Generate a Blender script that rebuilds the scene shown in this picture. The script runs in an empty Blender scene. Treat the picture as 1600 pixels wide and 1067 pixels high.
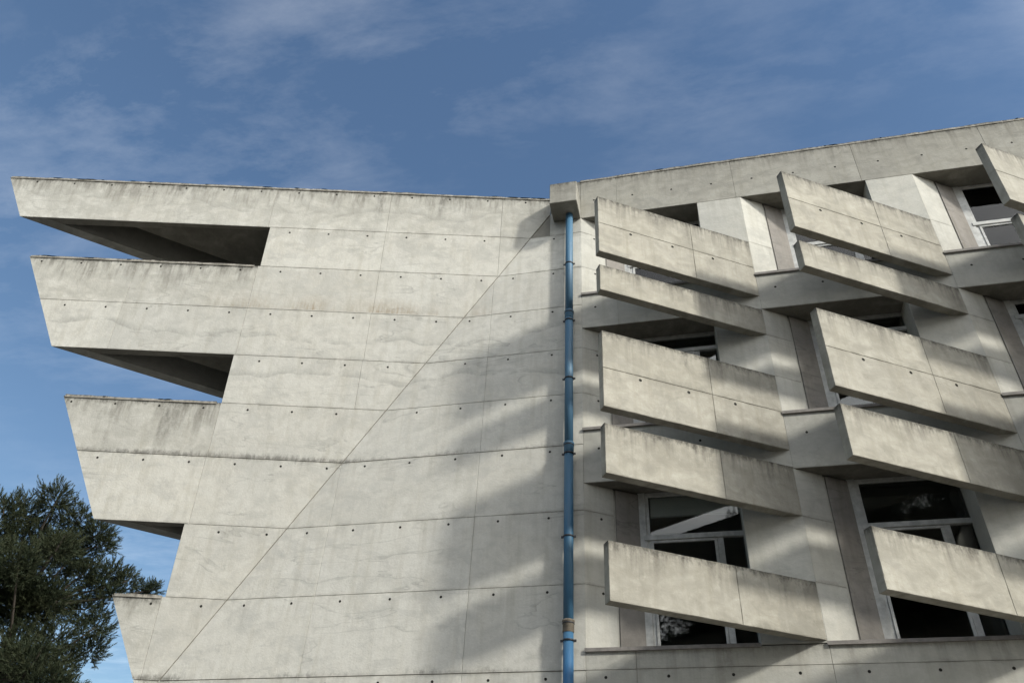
import bpy, math, random
import numpy as np
from mathutils import Vector, Matrix
from mathutils.geometry import tessellate_polygon

random.seed(7)
rng = np.random.default_rng(11)
sc = bpy.context.scene
COL = sc.collection
R = math.radians

# ------------------------------------------------------------------ camera
cam_d = bpy.data.cameras.new('camera')
cam = bpy.data.objects.new('camera', cam_d)
COL.objects.link(cam)
c_right = Vector((0.97520108, 0.21654622, 0.04572296))
c_down = Vector((-0.10290289, 0.62654062, -0.77256575))
c_fwd = Vector((-0.19594348, 0.74870193, 0.63328633))
m = Matrix((c_right, -c_down, -c_fwd)).transposed().to_4x4()
m.translation = Vector((0.0, -12.5, 1.6))
cam.matrix_world = m
cam_d.sensor_width = 36.0
cam_d.lens = 1277.8 / 1600 * 36.0
cam_d.clip_start = 0.1
cam_d.clip_end = 5000
sc.camera = cam

# ------------------------------------------------------------------ sun, sky, exposure
SUN = Vector((1.8, -1.0, 1.42)).normalized()
SUN_EL = math.asin(SUN.z)
SUN_AZ = math.atan2(SUN.x, SUN.y)          # clockwise from +Y
sun_d = bpy.data.lights.new('sun', 'SUN')
sun_d.energy = 1.66
sun_d.angle = R(4.6)
sun_d.color = (1.0, 0.97, 0.885)
sun = bpy.data.objects.new('sun', sun_d)
COL.objects.link(sun)
sun.rotation_euler = (-SUN).to_track_quat('-Z', 'Y').to_euler()
sun.location = (20, -20, 30)

world = bpy.data.worlds.new('World')
sc.world = world
world.use_nodes = True
wn = world.node_tree
wn.nodes.clear()
def N(nt, typ, **kw):
    n = nt.nodes.new(typ)
    for k, v in kw.items():
        if k.startswith('i_'):
            n.inputs[k[2:].replace('_', ' ')].default_value = v
        else:
            setattr(n, k, v)
    return n
def L(nt, a, b): nt.links.new(a, b)
sky = N(wn, 'ShaderNodeTexSky', sky_type='NISHITA', sun_disc=False)
sky.sun_elevation = SUN_EL
sky.sun_rotation = SUN_AZ
sky.altitude = 100
sky.air_density = 1.55
sky.dust_density = 0.7
sky.ozone_density = 5.0
tc = N(wn, 'ShaderNodeTexCoord')
sep = N(wn, 'ShaderNodeSeparateXYZ'); L(wn, tc.outputs['Generated'], sep.inputs[0])
zc = N(wn, 'ShaderNodeMath', operation='MAXIMUM'); L(wn, sep.outputs['Z'], zc.inputs[0]); zc.inputs[1].default_value = 0.06
dx = N(wn, 'ShaderNodeMath', operation='DIVIDE'); L(wn, sep.outputs['X'], dx.inputs[0]); L(wn, zc.outputs[0], dx.inputs[1])
dy = N(wn, 'ShaderNodeMath', operation='DIVIDE'); L(wn, sep.outputs['Y'], dy.inputs[0]); L(wn, zc.outputs[0], dy.inputs[1])
cmb = N(wn, 'ShaderNodeCombineXYZ'); L(wn, dx.outputs[0], cmb.inputs[0]); L(wn, dy.outputs[0], cmb.inputs[1])
mp = N(wn, 'ShaderNodeMapping'); L(wn, cmb.outputs[0], mp.inputs[0])
mp.inputs['Rotation'].default_value = (0, 0, R(100)); mp.inputs['Scale'].default_value = (0.9, 2.1, 1)
mp.inputs['Location'].default_value = (5.7, 2.4, 0)
n1 = N(wn, 'ShaderNodeTexNoise'); L(wn, mp.outputs[0], n1.inputs['Vector'])
n1.inputs['Scale'].default_value = 3.4; n1.inputs['Detail'].default_value = 10; n1.inputs['Roughness'].default_value = 0.66; n1.inputs['Distortion'].default_value = 0.15
n2 = N(wn, 'ShaderNodeTexNoise'); L(wn, mp.outputs[0], n2.inputs['Vector'])
n2.inputs['Scale'].default_value = 0.75; n2.inputs['Detail'].default_value = 3
r1 = N(wn, 'ShaderNodeMapRange'); L(wn, n1.outputs['Fac'], r1.inputs['Value'])
r1.inputs['From Min'].default_value = 0.44; r1.inputs['From Max'].default_value = 0.92
r2 = N(wn, 'ShaderNodeMapRange'); L(wn, n2.outputs['Fac'], r2.inputs['Value'])
r2.inputs['From Min'].default_value = 0.40; r2.inputs['From Max'].default_value = 0.75; r2.inputs['To Max'].default_value = 0.36
# the thin cloud thickens towards the sun side of the sky, as the right of the picture shows
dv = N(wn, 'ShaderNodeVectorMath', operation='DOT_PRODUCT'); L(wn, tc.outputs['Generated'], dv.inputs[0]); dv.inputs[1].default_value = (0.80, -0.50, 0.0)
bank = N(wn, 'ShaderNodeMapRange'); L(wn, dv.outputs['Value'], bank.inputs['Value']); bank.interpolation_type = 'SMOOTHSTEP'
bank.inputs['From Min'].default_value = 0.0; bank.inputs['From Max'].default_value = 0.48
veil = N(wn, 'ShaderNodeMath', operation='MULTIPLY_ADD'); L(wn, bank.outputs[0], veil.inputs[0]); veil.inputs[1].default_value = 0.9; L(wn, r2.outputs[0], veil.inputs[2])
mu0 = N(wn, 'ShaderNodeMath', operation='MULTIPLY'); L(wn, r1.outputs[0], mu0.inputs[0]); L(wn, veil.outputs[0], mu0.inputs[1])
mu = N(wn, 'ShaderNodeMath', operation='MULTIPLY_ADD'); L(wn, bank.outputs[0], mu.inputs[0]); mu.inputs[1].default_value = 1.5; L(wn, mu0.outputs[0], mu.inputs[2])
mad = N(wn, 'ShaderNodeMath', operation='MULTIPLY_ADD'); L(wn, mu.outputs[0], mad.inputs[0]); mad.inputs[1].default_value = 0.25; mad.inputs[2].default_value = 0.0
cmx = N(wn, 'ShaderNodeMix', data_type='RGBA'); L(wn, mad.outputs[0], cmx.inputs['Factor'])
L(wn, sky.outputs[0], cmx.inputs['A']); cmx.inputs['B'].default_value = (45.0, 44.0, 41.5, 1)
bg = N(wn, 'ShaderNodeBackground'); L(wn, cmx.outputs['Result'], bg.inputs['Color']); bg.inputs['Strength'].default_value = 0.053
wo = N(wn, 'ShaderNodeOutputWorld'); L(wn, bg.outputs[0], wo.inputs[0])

sc.view_settings.view_transform = 'Standard'
sc.view_settings.look = 'None'
sc.view_settings.gamma = 1.0
sc.view_settings.use_curve_mapping = False
sc.view_settings.exposure = 1.25
sc.cycles.max_bounces = 6
sc.cycles.diffuse_bounces = 3
sc.cycles.transparent_max_bounces = 12

# ------------------------------------------------------------------ materials
def new_mat(name):
    mt = bpy.data.materials.new(name); mt.use_nodes = True
    nt = mt.node_tree; nt.nodes.clear()
    out = N(nt, 'ShaderNodeOutputMaterial'); b = N(nt, 'ShaderNodeBsdfPrincipled')
    L(nt, b.outputs[0], out.inputs[0])
    return mt, nt, b
def noise(nt, vec, scale, detail=4, rough=0.55, dist=0.0):
    n = N(nt, 'ShaderNodeTexNoise'); L(nt, vec, n.inputs['Vector'])
    n.inputs['Scale'].default_value = scale; n.inputs['Detail'].default_value = detail
    n.inputs['Roughness'].default_value = rough; n.inputs['Distortion'].default_value = dist
    return n.outputs['Fac']
def mapr(nt, v, a, b, c=0.0, d=1.0, smooth=False):
    n = N(nt, 'ShaderNodeMapRange'); L(nt, v, n.inputs['Value'])
    if smooth: n.interpolation_type = 'SMOOTHSTEP'
    n.inputs['From Min'].default_value = a; n.inputs['From Max'].default_value = b
    n.inputs['To Min'].default_value = c; n.inputs['To Max'].default_value = d
    return n.outputs[0]
def math_(nt, op, a, b=None, c=None):
    n = N(nt, 'ShaderNodeMath', operation=op)
    for i, v in enumerate((a, b, c)):
        if v is None: continue
        if isinstance(v, (int, float)): n.inputs[i].default_value = v
        else: L(nt, v, n.inputs[i])
    return n.outputs[0]
def scaled(nt, vec, s, loc=(0, 0, 0)):
    n = N(nt, 'ShaderNodeMapping'); L(nt, vec, n.inputs[0])
    n.inputs['Scale'].default_value = s; n.inputs['Location'].default_value = loc
    return n.outputs[0]
def mix(nt, fac, a, b, blend='MIX'):
    n = N(nt, 'ShaderNodeMix', data_type='RGBA', blend_type=blend)
    if isinstance(fac, (int, float)): n.inputs['Factor'].default_value = fac
    else: L(nt, fac, n.inputs['Factor'])
    for k, v in (('A', a), ('B', b)):
        if isinstance(v, tuple): n.inputs[k].default_value = (*v, 1) if len(v) == 3 else v
        else: L(nt, v, n.inputs[k])
    return n.outputs['Result']

def concrete(name, base, warm, streak=0.5, streak_len=0.7, topdirt=0.8, top_h=0.10, tide=0.5, brown=0.0, joint_dirt=0.0, mott=1.0):
    mt, nt, b = new_mat(name)
    geo = N(nt, 'ShaderNodeNewGeometry'); pos = geo.outputs['Position']
    sp = N(nt, 'ShaderNodeSeparateXYZ'); L(nt, pos, sp.inputs[0]); z = sp.outputs['Z']
    at = N(nt, 'ShaderNodeAttribute'); at.attribute_name = 'ztop'
    below = math_(nt, 'SUBTRACT', at.outputs['Fac'], z)
    oi = N(nt, 'ShaderNodeObjectInfo')
    big = noise(nt, pos, 0.45, 5, 0.6, 0.3)
    mid = noise(nt, scaled(nt, pos, (1, 1, 1.6)), 2.3, 4, 0.62, 0.6)
    fine = noise(nt, pos, 26, 2, 0.7)
    vert = noise(nt, scaled(nt, pos, (1, 1, 0.07)), 7.0, 3, 0.6)
    gr = noise(nt, scaled(nt, pos, (1, 1, 0.5)), 11, 4, 0.75)
    st2 = noise(nt, scaled(nt, pos, (1, 1, 0.10), (5, 3, 0)), 17, 2, 0.6)
    col = mix(nt, mapr(nt, big, 0.35, 0.65), base, warm)
    dark = tuple(c * 0.78 for c in base); lite = tuple(min(c * 1.13, 0.8) for c in base)
    col = mix(nt, mapr(nt, mid, 0.50, 0.78, 0, 0.75 * mott), col, dark)
    col = mix(nt, mapr(nt, mid, 0.50, 0.24, 0, 0.6 * mott), col, lite)
    # faint vertical run-off everywhere
    col = mix(nt, mapr(nt, vert, 0.50, 0.74, 0, 0.40 * mott), col, (base[0] * 0.72, base[1] * 0.69, base[2] * 0.62))
    # panel to panel tone
    col = mix(nt, 1.0, col, mapr3(nt, oi.outputs['Random'], 0.91, 1.05), 'MULTIPLY')
    # laitance patches with soft borders
    pt = noise(nt, scaled(nt, pos, (0.8, 0.8, 1.25), (7, 3, 5)), 1.15, 5, 0.66, 1.2)
    col = mix(nt, mapr(nt, pt, 0.54, 0.60, 0, 0.45 * mott), col, tuple(c * 0.83 for c in base))
    col = mix(nt, mapr(nt, pt, 0.44, 0.36, 0, 0.35 * mott), col, lite)
    # tide lines: thin wavy grey contour marks
    td = noise(nt, scaled(nt, pos, (0.30, 0.30, 1.3), (3, 1, 0)), 1.5, 3.5, 0.55, 0.8)
    tdl = math_(nt, 'SUBTRACT', td, 0.52)
    tm = mapr(nt, big, 0.54, 0.46)
    rag = mapr(nt, gr, 0.3, 0.7, 0.25, 1.0)
    tf = math_(nt, 'MULTIPLY', math_(nt, 'MULTIPLY', mapr(nt, tdl, 0.0, 0.003), mapr(nt, tdl, 0.004, 0.030, 1, 0)), math_(nt, 'MULTIPLY', tm, rag))
    col = mix(nt, math_(nt, 'MULTIPLY', tf, 0.80 * tide), col, tuple(c * 0.50 for c in base))
    if brown > 0:                          # two long wavy seepage marks
        lw = noise(nt, scaled(nt, pos, (1, 1, 0.05), (6, 1, 0)), 0.42, 3.5, 0.55)
        for zc_, amp, off in ((12.30, 1.5, 0.5), (15.72, 1.9, 0.47), (11.35, -1.3, 0.5)):
            dz_ = math_(nt, 'SUBTRACT', math_(nt, 'SUBTRACT', z, zc_), math_(nt, 'MULTIPLY', math_(nt, 'SUBTRACT', lw, off), amp))
            sm = math_(nt, 'MULTIPLY', mapr(nt, dz_, 0.0, 0.012), mapr(nt, dz_, 0.02, 0.17, 1, 0))
            sm = math_(nt, 'MULTIPLY', sm, math_(nt, 'MULTIPLY', rag, mapr(nt, pt, 0.42, 0.52)))
            col = mix(nt, math_(nt, 'MULTIPLY', sm, 0.85), col, tuple(c * 0.55 for c in base))
    # a greyer weathered zone below the exposed top
    wz = mapr(nt, math_(nt, 'MULTIPLY_ADD', mid, 1.3, math_(nt, 'MULTIPLY', below, -0.32)), 0.15, 0.72)
    col = mix(nt, math_(nt, 'MULTIPLY', wz, 0.80 * min(streak, 1.0)), col, (base[0] * 0.64, base[1] * 0.63, base[2] * 0.60))
    # run-off streaks starting at the element's top edge
    st = noise(nt, scaled(nt, pos, (1, 1, 0.045)), 5.2, 3, 0.68)
    ln = noise(nt, scaled(nt, pos, (1, 1, 0.0), (1, 8, 0)), 2.4, 3)
    reach = mapr(nt, ln, 0.3, 0.72, 0.15 * streak_len, 2.1 * streak_len)
    fall = mapr(nt, math_(nt, 'DIVIDE', below, reach), 0.0, 1.0, 1.0, 0.0, True)
    sf = math_(nt, 'MULTIPLY', mapr(nt, math_(nt, 'MULTIPLY_ADD', st2, 0.35, math_(nt, 'MULTIPLY', st, 0.75)), 0.50, 0.70), fall)
    col = mix(nt, math_(nt, 'MULTIPLY', sf, streak), col, (0.105, 0.098, 0.085))
    # single long dark runs
    iso = noise(nt, scaled(nt, pos, (1, 1, 0.02), (4, 6, 0)), 2.7, 2, 0.5)
    ifl = mapr(nt, math_(nt, 'DIVIDE', below, mapr(nt, ln, 0.35, 0.65, 0.3, 3.0 * streak_len)), 0.0, 1.0, 1.0, 0.0)
    ib = mapr(nt, gr, 0.3, 0.65)
    col = mix(nt, math_(nt, 'MULTIPLY', math_(nt, 'MULTIPLY', mapr(nt, iso, 0.635, 0.70), ifl), math_(nt, 'MULTIPLY', ib, streak)), col, (0.07, 0.065, 0.055))
    # runs and dirt on each panel's own upper and lower edge
    ap_ = N(nt, 'ShaderNodeAttribute'); ap_.attribute_name = 'zpan'; pb = math_(nt, 'SUBTRACT', ap_.outputs['Fac'], z)
    ab_ = N(nt, 'ShaderNodeAttribute'); ab_.attribute_name = 'zbot'; pa = math_(nt, 'SUBTRACT', z, ab_.outputs['Fac'])
    pr_ = math_(nt, 'MULTIPLY', mapr(nt, st, 0.50, 0.72), mapr(nt, math_(nt, 'DIVIDE', pb, mapr(nt, ln, 0.30, 0.70, 0.1, 1.1)), 0, 1, 1, 0))
    col = mix(nt, math_(nt, 'MULTIPLY', pr_, 0.42), col, (base[0] * 0.50, base[1] * 0.47, base[2] * 0.42))
    eg = math_(nt, 'MAXIMUM', mapr(nt, pb, 0.0, 0.05, 1, 0), mapr(nt, pa, 0.0, 0.07, 1, 0))
    ew = mapr(nt, math_(nt, 'MULTIPLY_ADD', eg, 0.30, mid), 0.60, 0.86)
    col = mix(nt, math_(nt, 'MULTIPLY', math_(nt, 'MULTIPLY', ew, eg), 0.42), col, (base[0] * 0.36, base[1] * 0.35, base[2] * 0.32))
    # grime hugging the top edge
    gf = math_(nt, 'MULTIPLY', mapr(nt, below, 0.0, top_h * 2.4, 1.0, 0.0), 1.0)
    gf = mapr(nt, math_(nt, 'MULTIPLY_ADD', gr, 0.9, math_(nt, 'MULTIPLY', gf, 0.42)), 0.66, 0.88)
    col = mix(nt, math_(nt, 'MULTIPLY', gf, math_(nt, 'MULTIPLY', mapr(nt, below, 0, top_h * 3.2, 1, 0), topdirt)), col, (0.045, 0.042, 0.035))
    if brown > 0:                          # rusty damp patches standing on one pour joint
        d = math_(nt, 'SUBTRACT', z, 12.98)
        env = math_(nt, 'MULTIPLY', mapr(nt, d, 0.0, 0.03), mapr(nt, d, 0.05, 0.42, 1, 0))
        wh = mapr(nt, noise(nt, scaled(nt, pos, (1, 1, 0.0), (2, 0, 0)), 0.62, 3), 0.42, 0.54)
        wh = math_(nt, 'MULTIPLY', wh, math_(nt, 'MULTIPLY', mapr(nt, sp.outputs['X'], -10.0, -8.2), mapr(nt, sp.outputs['X'], -4.3, -3.6, 1, 0)))
        fr = mapr(nt, st2, 0.25, 0.7)
        col = mix(nt, math_(nt, 'MULTIPLY', math_(nt, 'MULTIPLY', env, wh), math_(nt, 'MULTIPLY', fr, brown)), col, (0.27, 0.20, 0.12))
    if joint_dirt > 0:                     # soot specks gathered on the heavy pour joints
        for zj in (9.59, 5.61):
            d = math_(nt, 'ABSOLUTE', math_(nt, 'SUBTRACT', z, zj + 0.03))
            env = math_(nt, 'MULTIPLY', mapr(nt, d, 0.0, 0.15, 1, 0), mapr(nt, noise(nt, scaled(nt, pos, (1, 1, 0.0), (0, 5, zj)), 0.55, 3), 0.36, 0.62, 0.25, 1.0))
            sk = mapr(nt, math_(nt, 'MULTIPLY_ADD', env, 0.35, gr), 0.66, 0.86)
            col = mix(nt, math_(nt, 'MULTIPLY', math_(nt, 'MULTIPLY', sk, env), joint_dirt), col, (0.07, 0.066, 0.056))
    # pores
    po = N(nt, 'ShaderNodeTexVoronoi'); L(nt, pos, po.inputs['Vector']); po.inputs['Scale'].default_value = 7.0
    pf = math_(nt, 'MULTIPLY', mapr(nt, po.outputs['Distance'], 0.035, 0.075, 1, 0), mapr(nt, mid, 0.5, 0.6))
    col = mix(nt, math_(nt, 'MULTIPLY', pf, 0.55), col, tuple(c * 0.4 for c in base))
    med = noise(nt, scaled(nt, pos, (1, 1, 0.8), (1, 4, 2)), 7.5, 4, 0.72)
    col = mix(nt, mapr(nt, med, 0.50, 0.72, 0.0, 0.34 * mott), col, tuple(c * 0.74 for c in base))
    col = mix(nt, mapr(nt, med, 0.46, 0.28, 0.0, 0.28 * mott), col, lite)
    col = mix(nt, mapr(nt, fine, 0.3, 0.75, 0.0, 0.24), col, dark)
    L(nt, col, b.inputs['Base Color'])
    b.inputs['Roughness'].default_value = 0.88
    b.inputs['Specular IOR Level'].default_value = 0.25
    bp = N(nt, 'ShaderNodeBump'); bp.inputs['Strength'].default_value = 0.32; bp.inputs['Distance'].default_value = 0.02
    h = math_(nt, 'MULTIPLY_ADD', fine, 0.45, math_(nt, 'MULTIPLY', med, 0.8))
    L(nt, h, bp.inputs['Height']); L(nt, bp.outputs[0], b.inputs['Normal'])
    return mt
def mapr3(nt, v, a, b):
    f = mapr(nt, v, 0, 1, a, b)
    c = N(nt, 'ShaderNodeCombineColor')
    for i in range(3): L(nt, f, c.inputs[i])
    return c.outputs[0]

M = {}
M['wing'] = concrete('wing_concrete', (0.53, 0.52, 0.475), (0.545, 0.525, 0.465), streak=0.85, streak_len=0.6, topdirt=1.0, tide=1.0, brown=0.9, joint_dirt=0.75, mott=1.2)
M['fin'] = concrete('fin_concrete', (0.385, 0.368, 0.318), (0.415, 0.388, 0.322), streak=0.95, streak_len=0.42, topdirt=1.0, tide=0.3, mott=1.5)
M['beam'] = concrete('beam_concrete', (0.315, 0.305, 0.27), (0.35, 0.335, 0.285), streak=0.6, streak_len=0.5, topdirt=0.9, top_h=0.12, tide=0.9, mott=1.4)
M['wall'] = concrete('wall_concrete', (0.475, 0.467, 0.425), (0.485, 0.47, 0.415), streak=0.35, streak_len=0.3, topdirt=0.3, tide=0.35)
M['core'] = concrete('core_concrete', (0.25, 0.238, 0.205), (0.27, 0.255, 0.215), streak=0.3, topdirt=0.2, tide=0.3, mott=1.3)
M['plaster'] = concrete('plaster_concrete', (0.26, 0.243, 0.222), (0.29, 0.267, 0.24), streak=0.3, topdirt=0.2, tide=1.2, mott=1.5)
M['coping'] = concrete('coping_mortar', (0.36, 0.34, 0.30), (0.42, 0.385, 0.33), streak=0.3, topdirt=1.0, top_h=0.05, tide=0, mott=1.6)
def simple(name, colr, rough=0.6, var=0.15, scale=6, metallic=0.0, bump=0.1):
    mt, nt, b = new_mat(name)
    pos = N(nt, 'ShaderNodeNewGeometry').outputs['Position']
    n = noise(nt, pos, scale, 5, 0.65)
    c = mix(nt, mapr(nt, n, 0.35, 0.7), colr, tuple(v * (1 - var) for v in colr))
    L(nt, c, b.inputs['Base Color']); b.inputs['Roughness'].default_value = rough; b.inputs['Metallic'].default_value = metallic
    bp = N(nt, 'ShaderNodeBump'); bp.inputs['Strength'].default_value = bump; bp.inputs['Distance'].default_value = 0.005
    L(nt, n, bp.inputs['Height']); L(nt, bp.outputs[0], b.inputs['Normal'])
    return mt
M['white'] = simple('white_frame_paint', (0.54, 0.54, 0.515), 0.5, 0.38, 7)
M['sill'] = simple('sill_stone', (0.26, 0.24, 0.22), 0.75, 0.35, 9)
M['moss'] = simple('dark_moss', (0.05, 0.05, 0.035), 0.95, 0.5, 20, bump=0.6)
M['hole'] = simple('tie_hole_dark', (0.03, 0.028, 0.024), 0.95, 0.3, 30)
M['room'] = simple('room_paint', (0.30, 0.30, 0.28), 0.8, 0.1, 2)
M['blind'] = simple('blind_fabric', (0.78, 0.78, 0.75), 0.8, 0.08, 40)
M['steel'] = simple('dark_steel', (0.06, 0.06, 0.065), 0.5, 0.4, 20, metallic=0.6)
M['rust'] = simple('rusted_collar', (0.20, 0.17, 0.13), 0.8, 0.6, 12)
M['bark'] = simple('bark', (0.05, 0.04, 0.03), 0.95, 0.5, 9, bump=0.8)
M['paving'] = simple('worn_asphalt', (0.085, 0.08, 0.072), 0.9, 0.25, 0.6)
# blue pipe paint: fades upwards to a greyer blue, chalky blotches, chips
mt, nt, b = new_mat('blue_pipe_paint')
pos = N(nt, 'ShaderNodeNewGeometry').outputs['Position']
spz = N(nt, 'ShaderNodeSeparateXYZ'); L(nt, pos, spz.inputs[0])
age = noise(nt, scaled(nt, pos, (1, 1, 0.18)), 3.0, 4, 0.6)
c = mix(nt, mapr(nt, age, 0.35, 0.65), (0.028, 0.12, 0.225), (0.06, 0.135, 0.205))
c = mix(nt, mapr(nt, spz.outputs['Z'], 5.5, 6.3, 0.7, 0), c, (0.010, 0.105, 0.27))
c = mix(nt, mapr(nt, noise(nt, scaled(nt, pos, (1, 1, 0.1)), 14, 5, 0.7), 0.62, 0.75, 0, 0.55), c, (0.17, 0.21, 0.25))
c = mix(nt, mapr(nt, noise(nt, pos, 9, 6, 0.8), 0.68, 0.73), c, (0.07, 0.045, 0.03))
L(nt, c, b.inputs['Base Color']); b.inputs['Roughness'].default_value = 0.55
M['pipe'] = mt
# glass: clear sheet with mirror-like sky reflection
mt = bpy.data.materials.new('window_glass'); mt.use_nodes = True; nt = mt.node_tree; nt.nodes.clear()
out = N(nt, 'ShaderNodeOutputMaterial'); tr = N(nt, 'ShaderNodeBsdfTransparent'); gl = N(nt, 'ShaderNodeBsdfGlossy')
tr.inputs[0].default_value = (0.87, 0.89, 0.88, 1); gl.inputs['Roughness'].default_value = 0.02
fr = N(nt, 'ShaderNodeFresnel'); fr.inputs['IOR'].default_value = 1.48
ms = N(nt, 'ShaderNodeMixShader'); L(nt, fr.outputs[0], ms.inputs[0]); L(nt, tr.outputs[0], ms.inputs[1]); L(nt, gl.outputs[0], ms.inputs[2]); L(nt, ms.outputs[0], out.inputs[0])
M['glass'] = mt
mt, nt, b = new_mat('lamp_glow')
b.inputs['Emission Color'].default_value = (1, 0.95, 0.88, 1); b.inputs['Emission Strength'].default_value = 6
M['lamp'] = mt
mt, nt, b = new_mat('needle_foliage')
pos = N(nt, 'ShaderNodeNewGeometry').outputs['Position']
f1 = noise(nt, pos, 1.3, 3); f2 = noise(nt, pos, 9, 2)
c = mix(nt, mapr(nt, f1, 0.35, 0.65), (0.017, 0.027, 0.013), (0.030, 0.037, 0.016))
c = mix(nt, mapr(nt, f2, 0.45, 0.75, 0, 0.6), c, (0.050, 0.050, 0.024))
L(nt, c, b.inputs['Base Color']); b.inputs['Roughness'].default_value = 0.7; b.inputs['Specular IOR Level'].default_value = 0.2
M['needle'] = mt

# ------------------------------------------------------------------ mesh helpers
def link_mesh(name, verts, faces, mats, parent=None, midx=None, ztop=None, smooth=False):
    me = bpy.data.meshes.new(name)
    me.from_pydata([tuple(v) for v in verts], [], faces)
    for mm in (mats if isinstance(mats, (list, tuple)) else [mats]): me.materials.append(mm)
    if midx is not None: me.polygons.foreach_set('material_index', midx)
    if smooth: me.polygons.foreach_set('use_smooth', [True] * len(me.polygons))
    if ztop is None: ztop = max(v[2] for v in verts)
    at = me.attributes.new('ztop', 'FLOAT', 'POINT')
    at.data.foreach_set('value', [ztop] * len(verts))
    zs_ = [v[2] for v in verts]
    for nm_, val in (('zpan', max(zs_)), ('zbot', min(zs_))):
        at = me.attributes.new(nm_, 'FLOAT', 'POINT'); at.data.foreach_set('value', [val] * len(verts))
    me.update()
    o = bpy.data.objects.new(name, me); COL.objects.link(o)
    if parent is not None: o.parent = parent
    return o
def empty(name, loc=(0, 0, 0)):
    o = bpy.data.objects.new(name, None); COL.objects.link(o); o.location = loc
    o.empty_display_size = 0.5
    return o
def tag(o, label=None, cat=None, group=None, kind=None):
    if label: o['label'] = label
    if cat: o['category'] = cat
    if group: o['group'] = group
    if kind: o['kind'] = kind
    return o
def area(p): return 0.5 * sum(p[i][0] * p[(i + 1) % len(p)][1] - p[(i + 1) % len(p)][0] * p[i][1] for i in range(len(p)))
def clip(poly, a, b, c):          # keep a*x + b*y <= c
    out = []
    for i in range(len(poly)):
        p, q = poly[i], poly[(i + 1) % len(poly)]
        dp, dq = a * p[0] + b * p[1] - c, a * q[0] + b * q[1] - c
        if dp <= 0: out.append(p)
        if dp * dq < 0:
            t = dp / (dp - dq); out.append((p[0] + (q[0] - p[0]) * t, p[1] + (q[1] - p[1]) * t))
    return out
def inset(poly, g):
    poly = [p for i, p in enumerate(poly) if math.dist(p, poly[i - 1]) > 1e-4]
    if area(poly) < 0: poly = poly[::-1]
    res = poly
    n = len(poly)
    for i in range(n):
        (x0, y0), (x1, y1) = poly[i], poly[(i + 1) % n]
        l = math.hypot(x1 - x0, y1 - y0); nx, ny = (y1 - y0) / l, -(x1 - x0) / l
        gg = g[i] if isinstance(g, list) else g
        res = clip(res, nx, ny, nx * x0 + ny * y0 - gg)
        if len(res) < 3: return []
    return [p for i, p in enumerate(res) if math.dist(p, res[i - 1]) > 1e-4]
def inside(poly, x, y, mg):
    n = len(poly)
    for i in range(n):
        (x0, y0), (x1, y1) = poly[i], poly[(i + 1) % n]
        l = math.hypot(x1 - x0, y1 - y0)
        if ((x1 - x0) * (y - y0) - (y1 - y0) * (x - x0)) / l < mg: return False
    return True

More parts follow.
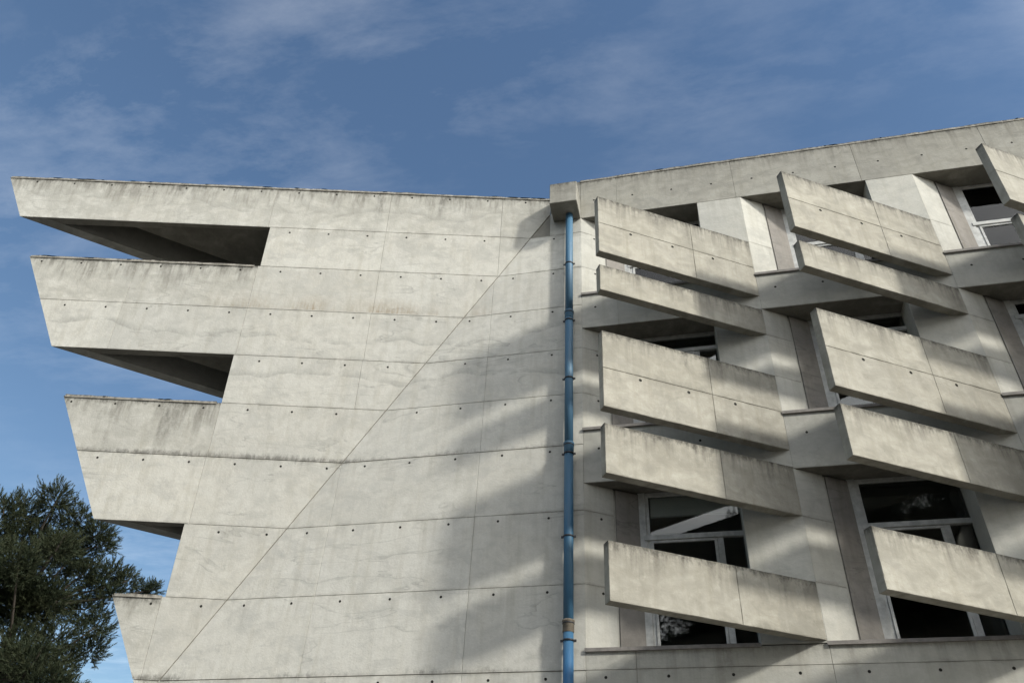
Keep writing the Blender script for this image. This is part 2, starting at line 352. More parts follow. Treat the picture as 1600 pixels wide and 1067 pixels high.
class Plane:
    def __init__(s, O, ex, ey):
        s.O, s.ex, s.ey = Vector(O), Vector(ex).normalized(), Vector(ey).normalized()
        s.n = s.ex.cross(s.ey)          # outward
    def p(s, x, y, d=0.0): return s.O + s.ex * x + s.ey * y - s.n * d    # d = depth behind the face
def plate(name, pl, poly, mat, parent, holes=(), gap=0.0025, cham=0.0035, depth=0.022, ztop=None, hr=0.024, skew=None, chip=False):
    """a formwork panel: convex outline, chamfered arris, real tie holes"""
    ring0 = inset(poly, gap)
    if len(ring0) < 3 or abs(area(ring0)) < 0.004: return None
    ring1 = inset(ring0, cham)
    if len(ring1) < 3: return None
    if chip and len(ring0) == len(ring1):
        nn = len(ring1)
        bs = min(range(nn), key=lambda s_: sum(math.dist(ring0[(i + s_) % nn], ring1[i]) for i in range(nn)))
        ring0 = ring0[bs:] + ring0[:bs]
        r0n, r1n = [], []
        for i in range(nn):
            p0, p1, q0, q1 = ring0[i], ring0[(i + 1) % nn], ring1[i], ring1[(i + 1) % nn]
            l = math.dist(p0, p1); k = max(1, int(l / 0.11)); nx, ny = -(p1[1] - p0[1]) / l, (p1[0] - p0[0]) / l
            r0n.append(p0); r1n.append(q0)
            for j in range(1, k):
                t = (j + random.uniform(-0.3, 0.3)) / k
                e = abs(random.gauss(0, 0.0022)); c_ = random.uniform(0.004, 0.018) if random.random() < 0.09 else random.uniform(0, 0.003)
                r0n.append((p0[0] + (p1[0] - p0[0]) * t + nx * e, p0[1] + (p1[1] - p0[1]) * t + ny * e))
                r1n.append((q0[0] + (q1[0] - q0[0]) * t + nx * (e + c_), q0[1] + (q1[1] - q0[1]) * t + ny * (e + c_)))
        ring0, ring1 = r0n, r1n
    verts, faces, mi = [], [], []
    def P(q, d):
        v = pl.p(q[0], q[1], d)
        return v + skew(q, d) if skew else v
    hl = [[(hx + hr * math.cos(a), hy + hr * math.sin(a)) for a in [k * math.pi / 4 for k in range(8)]] for hx, hy in holes if inside(poly if area(poly) > 0 else poly[::-1], hx, hy, hr * 1.5 + 0.02)]
    loops = [ring1] + hl
    flat = [q for lp in loops for q in lp]
    tess = tessellate_polygon([[Vector((q[0], q[1], 0)) for q in lp] for lp in loops])
    verts += [P(q, 0) for q in flat]
    for t in tess:
        a, b2, c2 = [flat[i] for i in t]
        ar = (b2[0] - a[0]) * (c2[1] - a[1]) - (b2[1] - a[1]) * (c2[0] - a[0])
        faces.append(tuple(t) if ar > 0 else tuple(reversed(t))); mi.append(0)
    o = len(ring1)
    for lp in hl:                         # hole walls and bottoms
        k = len(verts); verts += [P(q, 0.012) for q in lp]
        for i in range(8):
            j = (i + 1) % 8
            faces.append((o + i, o + j, k + j, k + i)[::-1]); mi.append(1)
        faces.append(tuple(k + i for i in range(8))); mi.append(1)
        o += 8
    n1_ = len(ring1)
    # chamfer ring (match counts by re-insetting from the same outline)
    if len(ring0) == n1_:
        # align start index
        best = 0 if chip else min(range(n1_), key=lambda s_: sum(math.dist(ring0[(i + s_) % n1_], ring1[i]) for i in range(n1_)))
        ring0 = ring0[best:] + ring0[:best]
        k = len(verts); verts += [P(q, cham) for q in ring0]
        for i in range(n1_):
            j = (i + 1) % n1_
            faces.append((k + i, k + j, j, i)); mi.append(0)
        base = k
    else: base = 0
    k = len(verts); ring = ring0 if len(ring0) == n1_ else ring1
    verts += [P(q, depth) for q in ring]
    for i in range(n1_):
        j = (i + 1) % n1_
        faces.append((k + i, k + j, base + j, base + i)); mi.append(0)
    return link_mesh(name, verts, faces, [mat, M['hole']], parent, mi, ztop)
def extrude(name, pl, poly, d0, d1, mat, parent, ztop=None, skew=None):
    """thick slab with any outline between depths d0 and d1 behind a plane"""
    if area(poly) < 0: poly = poly[::-1]
    n = len(poly)
    def P(q, d):
        v = pl.p(q[0], q[1], d)
        return v + skew(q, d) if skew else v
    verts = [P(q, d0) for q in poly] + [P(q, d1) for q in poly]
    faces = []
    for t in tessellate_polygon([[Vector((q[0], q[1], 0)) for q in poly]]):
        a, b2, c2 = [poly[i] for i in t]
        ar = (b2[0] - a[0]) * (c2[1] - a[1]) - (b2[1] - a[1]) * (c2[0] - a[0])
        t = tuple(t) if ar > 0 else tuple(reversed(t))
        faces.append(t); faces.append(tuple(i + n for i in reversed(t)))
    for i in range(n):
        j = (i + 1) % n
        faces.append((i, n + i, n + j, j))
    return link_mesh(name, verts, faces, mat, parent, None, ztop)
def box(name, x0, x1, y0, y1, z0, z1, mat, parent, ztop=None, c=0.004):
    """box with eased vertical and horizontal arrises on all sides"""
    vs, fs = [], []
    X, Y, Z = (x0, x1), (y0, y1), (z0, z1)
    idx = {}
    for i in (0, 1):
        for j in (0, 1):
            for k in (0, 1):
                sx, sy, sz = (1 - 2 * i) * c, (1 - 2 * j) * c, (1 - 2 * k) * c
                for ax, v in enumerate(((X[i], Y[j] + sy, Z[k] + sz), (X[i] + sx, Y[j], Z[k] + sz), (X[i] + sx, Y[j] + sy, Z[k]))):
                    idx[(i, j, k, ax)] = len(vs); vs.append(v)
    g = lambda i, j, k, ax: idx[(i, j, k, ax)]
    for i in (0, 1):
        f = [g(i, 0, 0, 0), g(i, 1, 0, 0), g(i, 1, 1, 0), g(i, 0, 1, 0)]; fs.append(f if i else f[::-1])
        f = [g(0, i, 0, 1), g(1, i, 0, 1), g(1, i, 1, 1), g(0, i, 1, 1)]; fs.append(f[::-1] if i else f)
        f = [g(0, 0, i, 2), g(1, 0, i, 2), g(1, 1, i, 2), g(0, 1, i, 2)]; fs.append(f if i else f[::-1])
    for a in (0, 1):
        for b2 in (0, 1):
            for (p, q) in (((a, b2, 0), (a, b2, 1)),):
                fs.append([g(*p, 0), g(*q, 0), g(*q, 1), g(*p, 1)])
            p, q = (a, 0, b2), (a, 1, b2); fs.append([g(*p, 0), g(*q, 0), g(*q, 2), g(*p, 2)])
            p, q = (0, a, b2), (1, a, b2); fs.append([g(*p, 1), g(*q, 1), g(*q, 2), g(*p, 2)])
            for k in (0, 1): fs.append([g(a, b2, k, 0), g(a, b2, k, 1), g(a, b2, k, 2)])
    o = link_mesh(name, vs, fs, mat, parent, None, ztop)
    import bmesh
    bm = bmesh.new(); bm.from_mesh(o.data); bmesh.ops.recalc_face_normals(bm, faces=bm.faces); bm.to_mesh(o.data); bm.free()
    return o
def prism_z(name, poly, z0, z1, mat, parent, ztop=None):
    return extrude(name, Plane((0, 0, z1), (1, 0, 0), (0, 1, 0)), poly, 0.0, z1 - z0, mat, parent, ztop)
def lathe(prof, cx, cy, seg=20):
    """rings of (radius, z) about a vertical axis"""
    vs, fs = [], []
    for r_, z_ in prof:
        vs += [(cx + r_ * math.cos(2 * math.pi * k / seg), cy + r_ * math.sin(2 * math.pi * k / seg), z_) for k in range(seg)]
    for i in range(len(prof) - 1):
        for k in range(seg):
            j = (k + 1) % seg
            fs.append((i * seg + k, i * seg + j, (i + 1) * seg + j, (i + 1) * seg + k))
    return vs, fs
def tube(path, radii, seg=7):
    vs, fs = [], []
    for i, p in enumerate(path):
        p = Vector(p)
        t = (Vector(path[min(i + 1, len(path) - 1)]) - Vector(path[max(i - 1, 0)])).normalized()
        a = t.cross(Vector((0.3, 0.9, 0.1))).normalized(); b2 = t.cross(a)
        vs += [tuple(p + (a * math.cos(2 * math.pi * k / seg) + b2 * math.sin(2 * math.pi * k / seg)) * radii[i]) for k in range(seg)]
    for i in range(len(path) - 1):
        for k in range(seg):
            j = (k + 1) % seg
            fs.append((i * seg + k, i * seg + j, (i + 1) * seg + j, (i + 1) * seg + k))
    return vs, fs

# ------------------------------------------------------------------ ground
gv = [(-600, -600, 0), (600, -600, 0), (600, 600, 0), (-600, 600, 0)]
tag(link_mesh('ground', gv, [(0, 1, 2, 3)], M['paving']), kind='structure')

# ------------------------------------------------------------------ building
bld = empty('concrete_building', (0, 0, 0))
tag(bld, 'pale raw concrete building with comb-edged left wing and slanting sun fins over its windows', 'building')

JZ = [16.30, 15.15, 14.07, 12.97, 11.83, 10.73, 9.59, 8.27, 6.96, 5.61, 4.30, 2.95, 1.50, 0.0]   # pour joints
C = Plane((0, 0, 0), (1, 0, 0), (0, 0, 1))                       # main facade face, y = 0
AO = Vector((-2.535, 0, 15.852))
ad = Vector((0.97267467, 0.23217233, 0)); ap = Vector((0.03367528, -0.14108092, 0.98942516))
A = Plane(AO, ad, ap)                                            # wing face, folded forward along a diagonal
def hz(z): return (z - AO.z) / ap.z
FOLD_K = 0.6077                                                  # fold: a = K*h
def a_left(h): return -12.534 - 0.5589 * h
LAZ = R(40.5)
ld = Vector((math.cos(LAZ), math.sin(LAZ), 0))                   # flank direction in plan
def skewA(q, d):                                                 # mitre the wing's outer end to the flank
    if q[0] < a_left(q[1]) + 0.06 and q[0] > a_left(q[1]) - 0.06:
        t = -d
        n = A.n
        k = d / (ld.dot(-n))
        return ld * k + n * d
    return Vector((0, 0, 0))
def clip_left(p): return clip(p, -1.0, -0.5589, 12.534)          # a >= a_left(h)
def clip_fold(p): return clip(p, 1.0, -FOLD_K, 0.0)              # a <= K*h
NOTCH = {1: -6.37, 4: -6.45, 7: -6.56}                           # rows that open at the outer end
# wing backing wall (comb outline)
hh = [hz(z) for z in JZ]
out = []
def fold_pt(h): return (FOLD_K * h, h)
bands = [(0, 1), (2, 4), (5, 7), (8, 9)]
edge = [(a_left(hh[0]), hh[0])]
pts = [(0.0 + FOLD_K * hh[0] if hh[0] < 0 else 0.0, hh[0]), (a_left(hh[0]), hh[0]), (a_left(hh[1]), hh[1]), (NOTCH[1], hh[1]), (NOTCH[1], hh[2]),
       (a_left(hh[2]), hh[2]), (a_left(hh[4]), hh[4]), (NOTCH[4], hh[4]), (NOTCH[4], hh[5]), (a_left(hh[5]), hh[5]), (a_left(hh[7]), hh[7]),
       (NOTCH[7], hh[7]), (NOTCH[7], hh[8]), (a_left(hh[8]), hh[8]), (-6.53, -10.744), (0.0, 0.0)]
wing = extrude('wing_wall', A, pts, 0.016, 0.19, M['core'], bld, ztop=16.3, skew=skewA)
AJ = {0: [-6.42, -3.72, -1.12], 1: [-3.72, -1.12], 2: [-9.08, -6.42, -3.73], 3: [-9.10, -6.42, -3.76], 4: [-3.78], 5: [-6.46], 6: [-6.48], 7: [], 8: [-6.62], 9: []}
HS = 0.885
for r in range(10):
    h1, h0 = hh[r], hh[r + 1]
    xs = [-20] + AJ[r] + [3.0]
    hvy = 0.006 if r in (6, 9) else 0.0
    for a0, a1 in zip(xs[:-1], xs[1:]):
        p = [(a0, h0), (a1, h0), (a1, h1 - hvy), (a0, h1 - hvy)]
        p = clip(clip(p, 1.0, -FOLD_K, -0.012), 1, 0, 0.0)
        if r in NOTCH: p = clip(p, -1, 0, -NOTCH[r])
        else: p = clip_left(p)
        if len(p) < 3: continue
        holes = [(-6.78 - 0.885 * k, h1 - (0.13 if r else 0.12)) for k in range(-8, 8)]
        plate('concrete_panel', A, p, M['wing'], wing, holes, ztop=16.3 if r < 2 else JZ[r] if r in (2, 5, 8) and a1 < -6.3 else JZ[r] + 3, skew=skewA)
# main facade wall right of the fold, down to the corner of the window bays
UC = -1.83
def fold_u(z): return -2.535 + (z - 15.852) * (6.461 / 10.233)
zb = 5.22; ub = fold_u(zb)
fac = extrude('facade_wall', C, [(UC, 0), (UC, 16.3), (-2.535, 16.3), (-2.535, 15.852), (ub, zb), (ub + 0.195 * zb, 0)], 0.016, 0.30, M['core'], bld, ztop=16.3)
for r in range(len(JZ) - 1):
    z1, z0 = JZ[r], JZ[r + 1]
    hvy = 0.006 if r in (6, 9) else 0.0
    for u0_, u1_ in ((-20, -6.5), (-6.5, -3.76), (-3.76, UC)):
        p = [(u0_, z0), (u1_, z0), (u1_, z1 - hvy), (u0_, z1 - hvy)]
        k = 6.461 / 10.233
        p = clip(p, -1, k, 2.535 + k * 15.852 - 0.0)              # u >= fold_u(z)
        p = clip(p, -1, 0, 2.535 if r == 0 else 30)
        p = clip(p, -1, -0.195, -(ub + 0.195 * zb))               # lower corner leans with the flank
        if len(p) < 3: continue
        holes = [(-2.44 - 0.893 * i, z1 - 0.115) for i in range(9)]
        plate('concrete_panel', C, p, M['wing'], fac, holes, ztop=16.3 if r < 2 else JZ[r] + 3)

# flank of the wing: leaning bands, dark recesses between them
def e_pt(z):
    h = hz(z); return A.p(a_left(h), h, 0)
ln_ = Vector((ld.y, -ld.x, 0))                                   # horizontal, towards the inside of the wing
for (ra, rb) in bands:
    z1, z0 = JZ[ra], JZ[rb] if rb != 9 else 5.25
    T, LEN = 0.28, 9.0
    v = []
    for z_, ins in ((z0, 0.004), (z1, 0.004)):
        e = e_pt(z_) + ld * 0.03
        v += [e, e + ld * LEN, e + ld * LEN + ln_ * T, e + ld * 0.5 + ln_ * T * 0.9]
    f = [(0, 3, 2, 1), (4, 5, 6, 7), (0, 1, 5, 4), (1, 2, 6, 5), (2, 3, 7, 6), (3, 0, 4, 7)]
    link_mesh('flank_parapet', v, f, M['wall'], bld, ztop=z1)
    # upper closing slab of the hollow and the lower soffit further in
    def plan(z_, off, y_in):
        e = e_pt(z_)
        s0 = e - A.n * 0.12 + ad * 0.25 + ln_ * off
        # where the offset flank line leaves the wing's front wall
        nrm = Vector((-ad.y, ad.x, 0)); 
        dd = (e - s0).dot(nrm) + y_in
        s0 = s0 + ld * (dd / ld.dot(nrm))
        s1 = s0 + ld * 8.6
        k = Vector((-2.2, 0.05 + y_in, 0))
        return [(s0.x, s0.y), (e.x + ad.x * 13 if False else s0.x + ad.x * max(0.5, (-3.2 - s0.x)), s0.y + ad.y * max(0.5, (-3.2 - s0.x))), (-3.2, 8.0), (s1.x, s1.y)]
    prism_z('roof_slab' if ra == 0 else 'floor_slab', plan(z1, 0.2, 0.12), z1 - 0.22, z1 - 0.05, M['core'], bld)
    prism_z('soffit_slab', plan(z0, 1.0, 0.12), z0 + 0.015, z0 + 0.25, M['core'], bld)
for r, a_ in NOTCH.items():
    z1, z0 = JZ[r] + 0.2, JZ[r + 1] - 0.2
    q = A.p(a_ + 0.02, hz(JZ[r + 1]), 0.10)
    t = Vector((-ld.y, ld.x, 0))
    s = [q, q + ld * 8, q + ld * 8 - t * 0.2, q - t * 0.2 + ld * 0.3]
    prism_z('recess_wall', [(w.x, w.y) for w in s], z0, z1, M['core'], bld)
# weathered mortar coping on every exposed top edge of the wing
def coping(p0, p1, nrm, name='coping', hgt=0.045, par=bld):
    p0, p1 = Vector(p0), Vector(p1); d = (p1 - p0); ln = d.length; d.normalize()
    nseg = max(4, int(ln / 0.16)); vs = []; fs = []
    for i in range(nseg + 1):
        c_ = p0 + d * (ln * i / nseg)
        j = random.uniform(-0.010, 0.012); k = random.uniform(-0.004, 0.006)
        vs += [c_ + nrm * (0.012 + k) - Vector((0, 0, 0.035)), c_ + nrm * (0.012 + k) + Vector((0, 0, hgt * 0.4 + j)), c_ - nrm * 0.14 + Vector((0, 0, hgt * 0.4 + j)), c_ - nrm * 0.14 - Vector((0, 0, 0.035))]
    for i in range(nseg):
        for k in range(4):
            a_, b_ = i * 4 + k, i * 4 + (k + 1) % 4
            fs.append((a_, b_, b_ + 4, a_ + 4))
    fs += [(3, 2, 1, 0), tuple(nseg * 4 + k for k in range(4))]
    o = link_mesh(name, vs, fs, M['coping'], par, ztop=max(p0.z, p1.z) + 0.03)
    # moss cushions
    mv, mf = [], []
    for _ in range(int(ln * 2.2)):
        if random.random() < 0.45: continue
        c_ = p0 + d * random.uniform(0.02, ln - 0.02) + nrm * 0.012 + Vector((0, 0, hgt * 0.35 + random.uniform(-0.01, 0.0)))
        rx, rz = random.uniform(0.02, 0.16), random.uniform(0.005, 0.013)
        b0 = len(mv)
        for k in range(6):
            a_ = k * math.pi / 3
            mv.append(c_ + d * rx * math.cos(a_) + nrm * 0.02 * math.sin(a_))
        mv.append(c_ + Vector((0, 0, rz))); mv.append(c_ - Vector((0, 0, rz)))
        for k in range(6):
            mf.append((b0 + k, b0 + (k + 1) % 6, b0 + 6)); mf.append((b0 + (k + 1) % 6, b0 + k, b0 + 7))
    if mf: tag(link_mesh('moss', mv, mf, M['moss'], o), kind='stuff')
    return o
up = Vector((0, 0, 1))
for r, a1 in ((0, -0.02), (2, -6.5), (5, -6.55), (8, -6.62)):
    h = hh[r]
    coping(A.p(a_left(h) + 0.05, h, 0), A.p(a1, h, 0), Vector((A.n.x, A.n.y, 0)).normalized())

# ------------------------------------------------------------------ window wing: beam, spandrels, piers, fins
NB = 4; PITCH = 3.51
corners = [UC + PITCH * i for i in range(NB + 1)]                 # -1.83, 1.68, ...
UE = corners[-1] + 0.6
fd = Vector((0.8542, 0.5200, 0)).normalized(); fn = Vector((-fd.y, fd.x, 0))
ZB, ZT = 15.60, 16.88
beam = extrude('roof_beam', C, [(UC, ZB), (UE, ZB), (UE, ZT), (UC, ZT)], 0.016, 0.29, M['core'], bld)
xs = [UC, -1.0, 1.6, 4.2, 6.8, 9.4, 12.0, UE]
for a0, a1 in zip(xs[:-1], xs[1:]):
    plate('concrete_panel', C, [(a0, ZB), (a1, ZB), (a1, ZT), (a0, ZT)], M['beam'], beam, [(-0.64 + 0.881 * k, 16.16) for k in range(-1, 16)], ztop=ZT, gap=0.002)
coping((UC, 0, ZT), (UE, 0, ZT), Vector((0, -1, 0)), hgt=0.06)
extrude('parapet_end', C, [(-2.43, 16.302), (UC - 0.003, 16.302), (UC - 0.003, ZT), (-2.43, ZT)], 0.0, 0.29, M['beam'], bld)
# concrete rain-water box at the corner
box('gutter_box', -2.45, -1.835, -0.57, -0.004, 15.58, 16.24, M['beam'], bld, c=0.012)

SP = [(12.33, 13.25), (8.79, 9.90)]
for z0, z1 in SP:
    s_ = extrude('spandrel', C, [(UC, z0), (UE, z0), (UE, z1), (UC, z1)], 0.016, 0.29, M['core'], bld)
    xs = [UC, -1.09, 1.68] + [1.68 + PITCH * k for k in range(1, 4)] + [UE]
    for a0, a1 in zip(xs[:-1], xs[1:]):
        plate('concrete_panel', C, [(a0, z0), (a1, z0), (a1, z1), (a0, z1)], M['wall'], s_, [(-1.55 + 0.89 * k, z0 + (0.53 if z0 > 10 else 0.68)) for k in range(18)], ztop=z1 + 0.3, gap=0.002, cham=0.002)
# wall under the lowest windows
bw = extrude('base_wall', C, [(UC, 0), (UE, 0), (UE, 5.90), (UC, 5.90)], 0.016, 0.30, M['core'], bld)
for z0, z1 in ((5.61, 5.90), (4.30, 5.61), (2.95, 4.30), (1.5, 2.95), (0, 1.5)):
    xs = [UC, -1.07, 1.69, 4.45, 7.2, 9.95, UE]
    for a0, a1 in zip(xs[:-1], xs[1:]):
        plate('concrete_panel', C, [(a0, z0), (a1, z0), (a1, z1), (a0, z1)], M['wall'], bw, [(-0.61 + 0.921 * k, z1 - 0.11) for k in range(-1, 16)] if z1 < 5.7 else [], ztop=5.9)

LEVELS = [(13.25, 15.60, 14.45), (9.90, 12.33, 11.94), (5.91, 8.79, 7.95)]       # sill, head, transom
FINS = [(12.66, 14.20, 13.44), (11.68, 12.31, None), (9.14, 10.72, 9.92), (7.92, 8.82, None), (5.945, 6.83, None)]
YW = 0.58
S0, S1 = 0.55, 1.04
for i, c_ in enumerate(corners):
    Fp = Plane((c_, 0, 0), fd, (0, 0, 1))
    for z0, z1, _ in LEVELS:
        # pier body: square-cut on the left, slanting facet on the right
        xr = c_ + fd.x * 1.02
        if i == 0:
            poly = [(c_ - 0.35, 0.31), (c_ - 0.02, 0.02), (c_ + fd.x * 1.05 - 0.012, fd.y * 1.05 + 0.02), (c_ + fd.x * 1.05 - 0.02, 0.75), (c_ - 0.35, 0.75)]
        else:
            poly = [(c_ - 0.92, 0.017), (c_ - 0.02, 0.017), (c_ + fd.x * 1.05 - 0.012, fd.y * 1.05 + 0.02), (c_ + fd.x * 1.05 - 0.02, 0.75), (c_ - 0.92, 0.75)]
        pier = prism_z('pier', poly, z0 + 0.002, z1 - 0.002, M['wall'], bld)
        if i > 0:
            plate('concrete_panel', C, [(c_ - 0.925, z0), (c_, z0), (c_, z1), (c_ - 0.925, z1)], M['wall'], pier, [], ztop=z1 + 2, gap=0.002, cham=0.003)
        cuts = [z0] + sorted([zz for f in FINS for zz in f[:2] if z0 + 0.05 < zz < z1 - 0.05] if i > 0 else [zz for zz in JZ if z0 + 0.05 < zz < z1 - 0.05]) + [z1]
        for q0, q1 in zip(cuts[:-1], cuts[1:]):
            hs = [(0.32, q1 - 0.11)] if i == 0 and q1 < z1 else []
            plate('concrete_panel', Fp, [(0.0, q0), (S0, q0), (S0, q1), (0.0, q1)], M['wall'], pier, hs, ztop=z1 + 2, gap=0.0015, cham=0.002)
        plate('plaster_strip', Fp, [(S0 + 0.045, z0), (S1, z0), (S1, z1), (S0 + 0.045, z1)], M['plaster'], pier, [], ztop=z1 + 2, gap=0.002, depth=0.02)
    if i == 0: continue
    # fins: slanting blades that carry on the facet's plane out in front of the facade
    for k, (z0, z1, zj) in enumerate(FINS):
        T = 0.155; SL = -3.41
        v = []
        for z_ in (z0, z1):
            for s_, d_ in ((SL, 0.016), (0.10, 0.016), (0.02, T), (SL, T)):
                q = Fp.p(s_, z_, d_); v.append(q)
        f = [(0, 3, 2, 1), (4, 5, 6, 7), (0, 1, 5, 4), (1, 2, 6, 5), (2, 3, 7, 6), (3, 0, 4, 7)]
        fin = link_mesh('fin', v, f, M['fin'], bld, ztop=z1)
        zs = [z0] + ([zj] if zj else []) + [z1]
        ss = [SL, -1.37, 0.0] if k != 1 else [SL, 0.0]
        for q0, q1 in zip(zs[:-1], zs[1:]):
            for s0, s1 in zip(ss[:-1], ss[1:]):
                hs = [(s_, zj - 0.085) for s_ in (-2.73, -1.83, -0.94)] if zj and q1 == zj else []
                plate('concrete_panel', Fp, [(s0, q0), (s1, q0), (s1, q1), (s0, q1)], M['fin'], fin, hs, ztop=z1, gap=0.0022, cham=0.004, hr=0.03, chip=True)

# inner lintels, windows, sills
for li, (z0, z1, zt) in enumerate(LEVELS):
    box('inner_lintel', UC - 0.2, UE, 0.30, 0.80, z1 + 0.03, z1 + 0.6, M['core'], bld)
    for i in range(NB):
        c_ = corners[i]; x0, x1 = c_ + 0.875, c_ + PITCH - 0.86
        win = box('window', x0, x0 + 0.125, YW - 0.035, YW + 0.06, z0 + 0.02, z1 + 0.029, M['white'], bld)
        W_ = M['white']; fx = x0 + 0.127
        box('frame_jamb', fx, fx + 0.055, YW - 0.015, YW + 0.05, z0 + 0.02, z1 - 0.005, W_, win)
        box('frame_jamb', x1 - 0.06, x1, YW - 0.015, YW + 0.05, z0 + 0.02, z1 - 0.005, W_, win)
        box('frame_head', fx + 0.002, x1, YW - 0.018, YW + 0.05, z1 - 0.05, z1 + 0.028, W_, win)
        box('transom', fx - 0.05, x1, YW - 0.05, YW + 0.04, zt - 0.045, zt + 0.045, W_, win)
        box('frame_sill', fx + 0.056, x1 - 0.061, YW - 0.012, YW + 0.05, z0 + 0.02, z0 + 0.09, W_, win)
        mx = c_ + 2.16
        box('mullion', mx, mx + 0.10, YW - 0.022, YW + 0.045, z0 + 0.021, zt - 0.046, W_, win)
        # casement sash left of the mullion
        sx0, sx1, sz0, sz1 = fx + 0.058, mx - 0.003, z0 + 0.092, zt - 0.048
        for nm, b_ in (('sash_rail', (sx0, sx1, sz1 - 0.045, sz1)), ('sash_rail', (sx0, sx1, sz0, sz0 + 0.045)), ('sash_stile', (sx0, sx0 + 0.045, sz0 + 0.046, sz1 - 0.046)), ('sash_stile', (sx1 - 0.045, sx1, sz0 + 0.046, sz1 - 0.046))):
            box(nm, b_[0], b_[1], YW - 0.03, YW + 0.02, b_[2], b_[3], W_, win, c=0.003)
        box('pane', fx + 0.056, x1 - 0.061, YW + 0.012, YW + 0.018, zt + 0.046, z1 - 0.051, M['glass'], win, c=0.001)
        box('pane', sx0 + 0.046, sx1 - 0.046, YW - 0.008, YW - 0.002, sz0 + 0.046, sz1 - 0.046, M['glass'], win, c=0.001)
        box('pane', mx + 0.101, x1 - 0.061, YW + 0.012, YW + 0.018, z0 + 0.091, zt - 0.046, M['glass'], win, c=0.001)
        sl = extrude('window_sill', Plane((0, 0, z0 + 0.02), (1, 0, 0), (0, 1, 0)), [(c_ - 0.012, -0.035), (c_ + PITCH - 0.935, -0.035), (c_ + PITCH - 0.935, YW + 0.05), (c_ + 0.93, YW + 0.05), (c_ + fd.x * 0.0 + 0.01, -0.002)], 0.0, 0.055, M['sill'], win)
# rooms behind the glass
box('room_floor', UC + 0.1, UE - 0.1, 0.80, 7.0, 5.2, 5.85, M['room'], bld)
box('room_floor', UC + 0.1, UE - 0.1, 0.80, 7.0, 8.95, 9.85, M['room'], bld)
box('room_floor', UC + 0.1, UE - 0.1, 0.80, 7.0, 12.5, 13.2, M['room'], bld)
box('roof_slab', UC + 0.01, UE - 0.01, 0.30, 7.0, 16.25, 16.6, M['core'], bld)
box('room_wall', UC + 0.1, UE - 0.1, 7.002, 7.3, 0.0, 16.6, M['room'], bld)
for x_ in corners[:-1]: box('room_wall', x_ - 0.42, x_ - 0.20, 0.81, 6.99, 5.0, 16.2, M['room'], bld)
box('end_wall', UE + 0.002, UE + 0.3, 0.0, 7.3, 0.0, 16.87, M['wall'], bld)

# roller blinds and lamps inside the rooms
def blind(bay, lvl, drop, label):
    c_ = corners[bay]; z0, z1, zt = LEVELS[lvl]
    t = empty('roller_blind', (c_ + 1.8, YW + 0.065, z1 - drop))
    tag(t, label, 'blind', 'roller blinds')
    o = box('fabric', -0.72, 0.95, -0.002, 0.002, 0.0, drop - 0.03, M['blind'], t, c=0.0005)
    o = box('bottom_bar', -0.72, 0.95, -0.008, 0.008, -0.022, -0.001, M['white'], t, c=0.002)
blind(0, 2, 0.40, 'pale grey roller blind partly lowered in the lower left window')
def lamp(x, y, z, label):
    t = empty('ceiling_lamp', (x, y, z)); tag(t, label, 'lamp', 'lamps glowing inside the lower right room')
    vs, fs = lathe([(0.0, 0.03), (0.06, 0.03), (0.06, -0.01), (0.05, -0.012)], 0, 0, 14)
    link_mesh('housing', vs, fs, M['white'], t)
    vs, fs = lathe([(0.05, -0.008), (0.025, -0.012), (0.0005, -0.013)], 0, 0, 14)
    link_mesh('bulb', vs, fs, M['lamp'], t)
lamp(4.55, 3.0, 8.90, 'small white lamp glowing behind the upper pane of the lower right window')
lamp(4.95, 2.2, 8.90, 'small white lamp glowing low behind the right pane of the lower right window')

# ------------------------------------------------------------------ blue rain-water pipe
px, py, pr = -2.068, -0.16, 0.080
dp = empty('downpipe', (px, py, 0)); tag(dp, 'faded blue metal downpipe running down from the concrete gutter box', 'downpipe')
secs = [(15.62, 12.62), (12.60, 9.44), (9.42, 6.20), (6.18, 3.2), (3.18, 0.02)]
for a_, b_ in secs:
    rr = pr
    vs, fs = lathe([(rr * 0.8, a_), (rr, a_ - 0.004), (rr, b_ + 0.004), (rr * 0.8, b_)], 0, 0, 28)
    o = link_mesh('pipe_section', vs, fs, M['pipe'], dp, smooth=True)
for z_ in (12.58, 9.43, 6.22, 3.2):
    vs, fs = lathe([(pr, z_ + 0.10), (pr + 0.016, z_ + 0.095), (pr + 0.018, z_ + 0.07), (pr + 0.010, z_ + 0.06), (pr + 0.010, z_ - 0.09), (pr + 0.003, z_ - 0.10)], 0, 0, 28)
    o = link_mesh('pipe_collar', vs, fs, M['rust'] if z_ < 6.5 else M['pipe'], dp, smooth=True)
    vs, fs = lathe([(pr + 0.011, z_ + 0.055), (pr + 0.0165, z_ + 0.05), (pr + 0.0165, z_ + 0.035), (pr + 0.011, z_ + 0.03)], 0, 0, 28)
    link_mesh('seal_ring', vs, fs, M['steel'], o, smooth=True)
for z_ in (14.02, 12.42, 10.96, 9.30, 7.71, 6.0, 4.5, 2.2):
    vs, fs = lathe([(pr + 0.001, z_ + 0.015), (pr + 0.012, z_ + 0.012), (pr + 0.012, z_ - 0.012), (pr + 0.001, z_ - 0.015)], 0, 0, 24)
    b_ = link_mesh('pipe_bracket', vs, fs, M['steel'], dp, smooth=True)
    for sx in (-1, 1):
        bx_ = box('bolt_lug', sx * (pr + 0.008) if sx > 0 else -(pr + 0.045), pr + 0.045 if sx > 0 else -(pr + 0.008), -0.012, 0.012, z_ - 0.018, z_ + 0.018, M['steel'], b_, c=0.003)
    box('wall_stay', -0.012, 0.012, pr + 0.002, 0.157, z_ - 0.01, z_ + 0.01, M['steel'], b_, c=0.002)

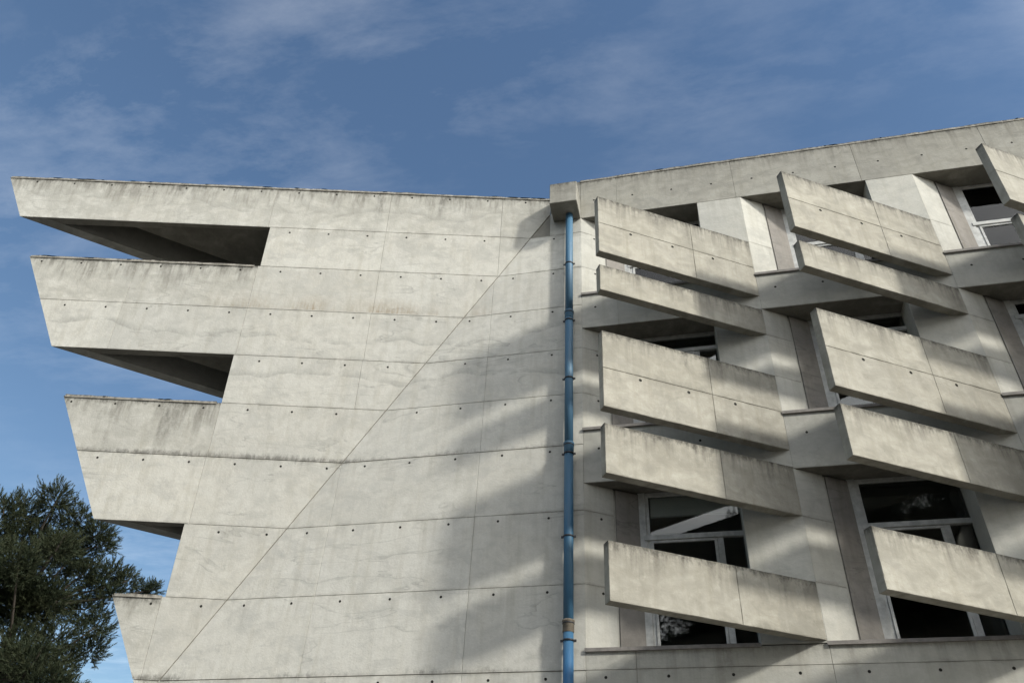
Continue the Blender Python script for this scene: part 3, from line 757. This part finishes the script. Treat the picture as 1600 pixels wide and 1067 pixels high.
# ------------------------------------------------------------------ tree
random.seed(21)
TB = Vector((-22.6, 10.2, 0))                                    # trunk foot
tr_ = Vector((5.96 * 0 + 4.31, 4.08, 0)).normalized()            # to the right as seen from the front of the building
tf = Vector((-tr_.y, tr_.x, 0))
tree = empty('conifer_tree', TB)
tag(tree, 'tall dark green needle tree standing behind the left end of the concrete wing', 'tree')
def T3(r_, z_, d_=0.0): return Vector((tr_ * r_ + tf * d_ + Vector((0, 0, z_))))
lobes = []
vis = [(60, 772, .75), (25, 785, .8), (95, 785, .8), (128, 800, .75), (5, 815, .9), (60, 820, .9), (110, 830, .8), (140, 815, .5), (40, 860, .9), (0, 870, .9), (90, 868, .65),
       (130, 890, .6), (165, 890, .55), (190, 900, .45), (215, 905, .35), (228, 903, .25), (150, 915, .6), (180, 930, .45), (60, 910, .9), (15, 930, 1.0), (110, 930, .75), (150, 955, .75), (170, 985, .65), (80, 965, .9), (30, 985, 1.0),
       (130, 1000, .75), (175, 1015, .6), (150, 1040, .55), (90, 1020, .85), (40, 1050, 1.0), (-5, 1030, 1.0), (100, 1075, .9), (160, 1090, .6)]
for x_, y_, rd in vis:
    lobes.append((T3((x_ - 70) * 0.0248, (15.62 if y_ < 850 else 15.95 if x_ < 140 else 16.3) - (y_ - 745) * 0.0213, random.uniform(-0.9, 0.9) if x_ < 140 else random.uniform(-0.3, 0.3)), rd * 0.92))
for _ in range(46):                                              # the rest of the crown: left of the frame, behind and below
    z_ = random.uniform(4.0, 13.4); w_ = 1.6 + (15.5 - z_) * 0.26
    r_ = random.uniform(-w_, w_ * 0.6 if z_ > 9 else w_); d_ = random.uniform(-w_, w_)
    lobes.append((T3(r_ - 0.6, z_, d_), random.uniform(0.6, 1.0)))
# trunk and limbs
path = [T3(0.3, 0), T3(0.25, 3), T3(0.05, 6), T3(0.25, 9), T3(0.05, 11.5), T3(-0.25, 13.5), T3(-0.2, 15.3)]
vs, fs = tube(path, [0.34, 0.28, 0.23, 0.18, 0.13, 0.07, 0.02], 10)
link_mesh('trunk', vs, fs, M['bark'], tree, smooth=True)
for p, rd in lobes[:34] + lobes[34::2]:
    zz = max(2.5, p.z - random.uniform(1.0, 2.4)); k = min(range(len(path)), key=lambda q: abs(path[q].z - zz))
    s = path[k]; mid_ = (s + p) * 0.5 + Vector((random.uniform(-.2, .2), random.uniform(-.2, .2), -0.15))
    vs, fs = tube([s, mid_, p, p + (p - mid_).normalized() * rd * 0.5 + Vector((0, 0, 0.2))], [0.06, 0.045, 0.028, 0.008], 5)
    link_mesh('limb', vs, fs, M['bark'], tree, smooth=True)
# foliage: tufts of needles on short twigs
TV, TF_ = [], []
for p, rd in lobes:
    n = int(430 * rd ** 2) + 60
    dirs = rng.normal(size=(n, 3)); dirs /= np.linalg.norm(dirs, axis=1)[:, None]
    dirs *= np.array([1.0, 1.0, 0.85])
    rad = rd * (0.2 + 0.8 * rng.random(n) ** 0.6) * (1 + 0.28 * np.sin(dirs[:, 0] * 7 + dirs[:, 2] * 9 + p.x * 3))
    P0 = np.array(p) + dirs * rad[:, None]
    ax = dirs * 0.8 + np.array([0, 0, 0.55]) + rng.normal(size=(n, 3)) * 0.35
    ax /= np.linalg.norm(ax, axis=1)[:, None]
    tl = rng.uniform(0.20, 0.38, n)
    K = 18
    for k in range(K):
        t = (k + 0.5) / K
        q0 = P0 + ax * (tl * t)[:, None]
        sd = rng.normal(size=(n, 3)); sd -= (sd * ax).sum(1)[:, None] * ax; sd /= np.linalg.norm(sd, axis=1)[:, None]
        nd = ax * 0.85 + sd * (0.62 - 0.3 * t)
        nl = rng.uniform(0.09, 0.17, n) * (1.1 - 0.4 * t)
        wv = np.cross(nd, rng.normal(size=(n, 3))); wv /= np.linalg.norm(wv, axis=1)[:, None]
        b0 = len(TV)
        a1 = q0 - wv * 0.011; a2 = q0 + wv * 0.011; a3 = q0 + nd * nl[:, None]
        TV.append(np.stack([a1, a2, a3], 1).reshape(-1, 3))
V_ = np.concatenate(TV); nt_ = len(V_) // 3
me = bpy.data.meshes.new('crown')
me.vertices.add(len(V_)); me.vertices.foreach_set('co', V_.astype(np.float32).ravel())
me.loops.add(len(V_)); me.loops.foreach_set('vertex_index', np.arange(len(V_), dtype=np.int32))
me.polygons.add(nt_); me.polygons.foreach_set('loop_start', np.arange(0, len(V_), 3, dtype=np.int32)); me.polygons.foreach_set('loop_total', np.full(nt_, 3, dtype=np.int32))
me.materials.append(M['needle']); me.update(calc_edges=True)
cr = bpy.data.objects.new('crown', me); COL.objects.link(cr); cr.parent = tree
# trees on the far side of the yard, seen only as dark shapes in the window panes
for k, (x_, y_, sc_, rz) in enumerate(((-16, -31, 1.2, 1.0), (-7.5, -29, 1.4, 2.2), (0.5, -30.5, 1.3, 4.0), (7.0, -27.5, 1.6, 5.3), (13.5, -28.5, 1.6, 0.4), (3.5, -35, 1.5, 2.9), (10.5, -34.5, 1.75, 1.7))):
    t2 = tree.copy(); COL.objects.link(t2); t2.location = (x_, y_, 0); t2.rotation_euler = (0, 0, rz); t2.scale = (sc_, sc_, sc_)
    tag(t2, 'dark tree across the yard, mirrored in the lower window panes', 'tree', 'trees across the yard')
    for ch in list(tree.children):
        if ch.name.startswith(('crown', 'trunk')):
            c2 = ch.copy(); COL.objects.link(c2); c2.parent = t2
print('needles', nt_)
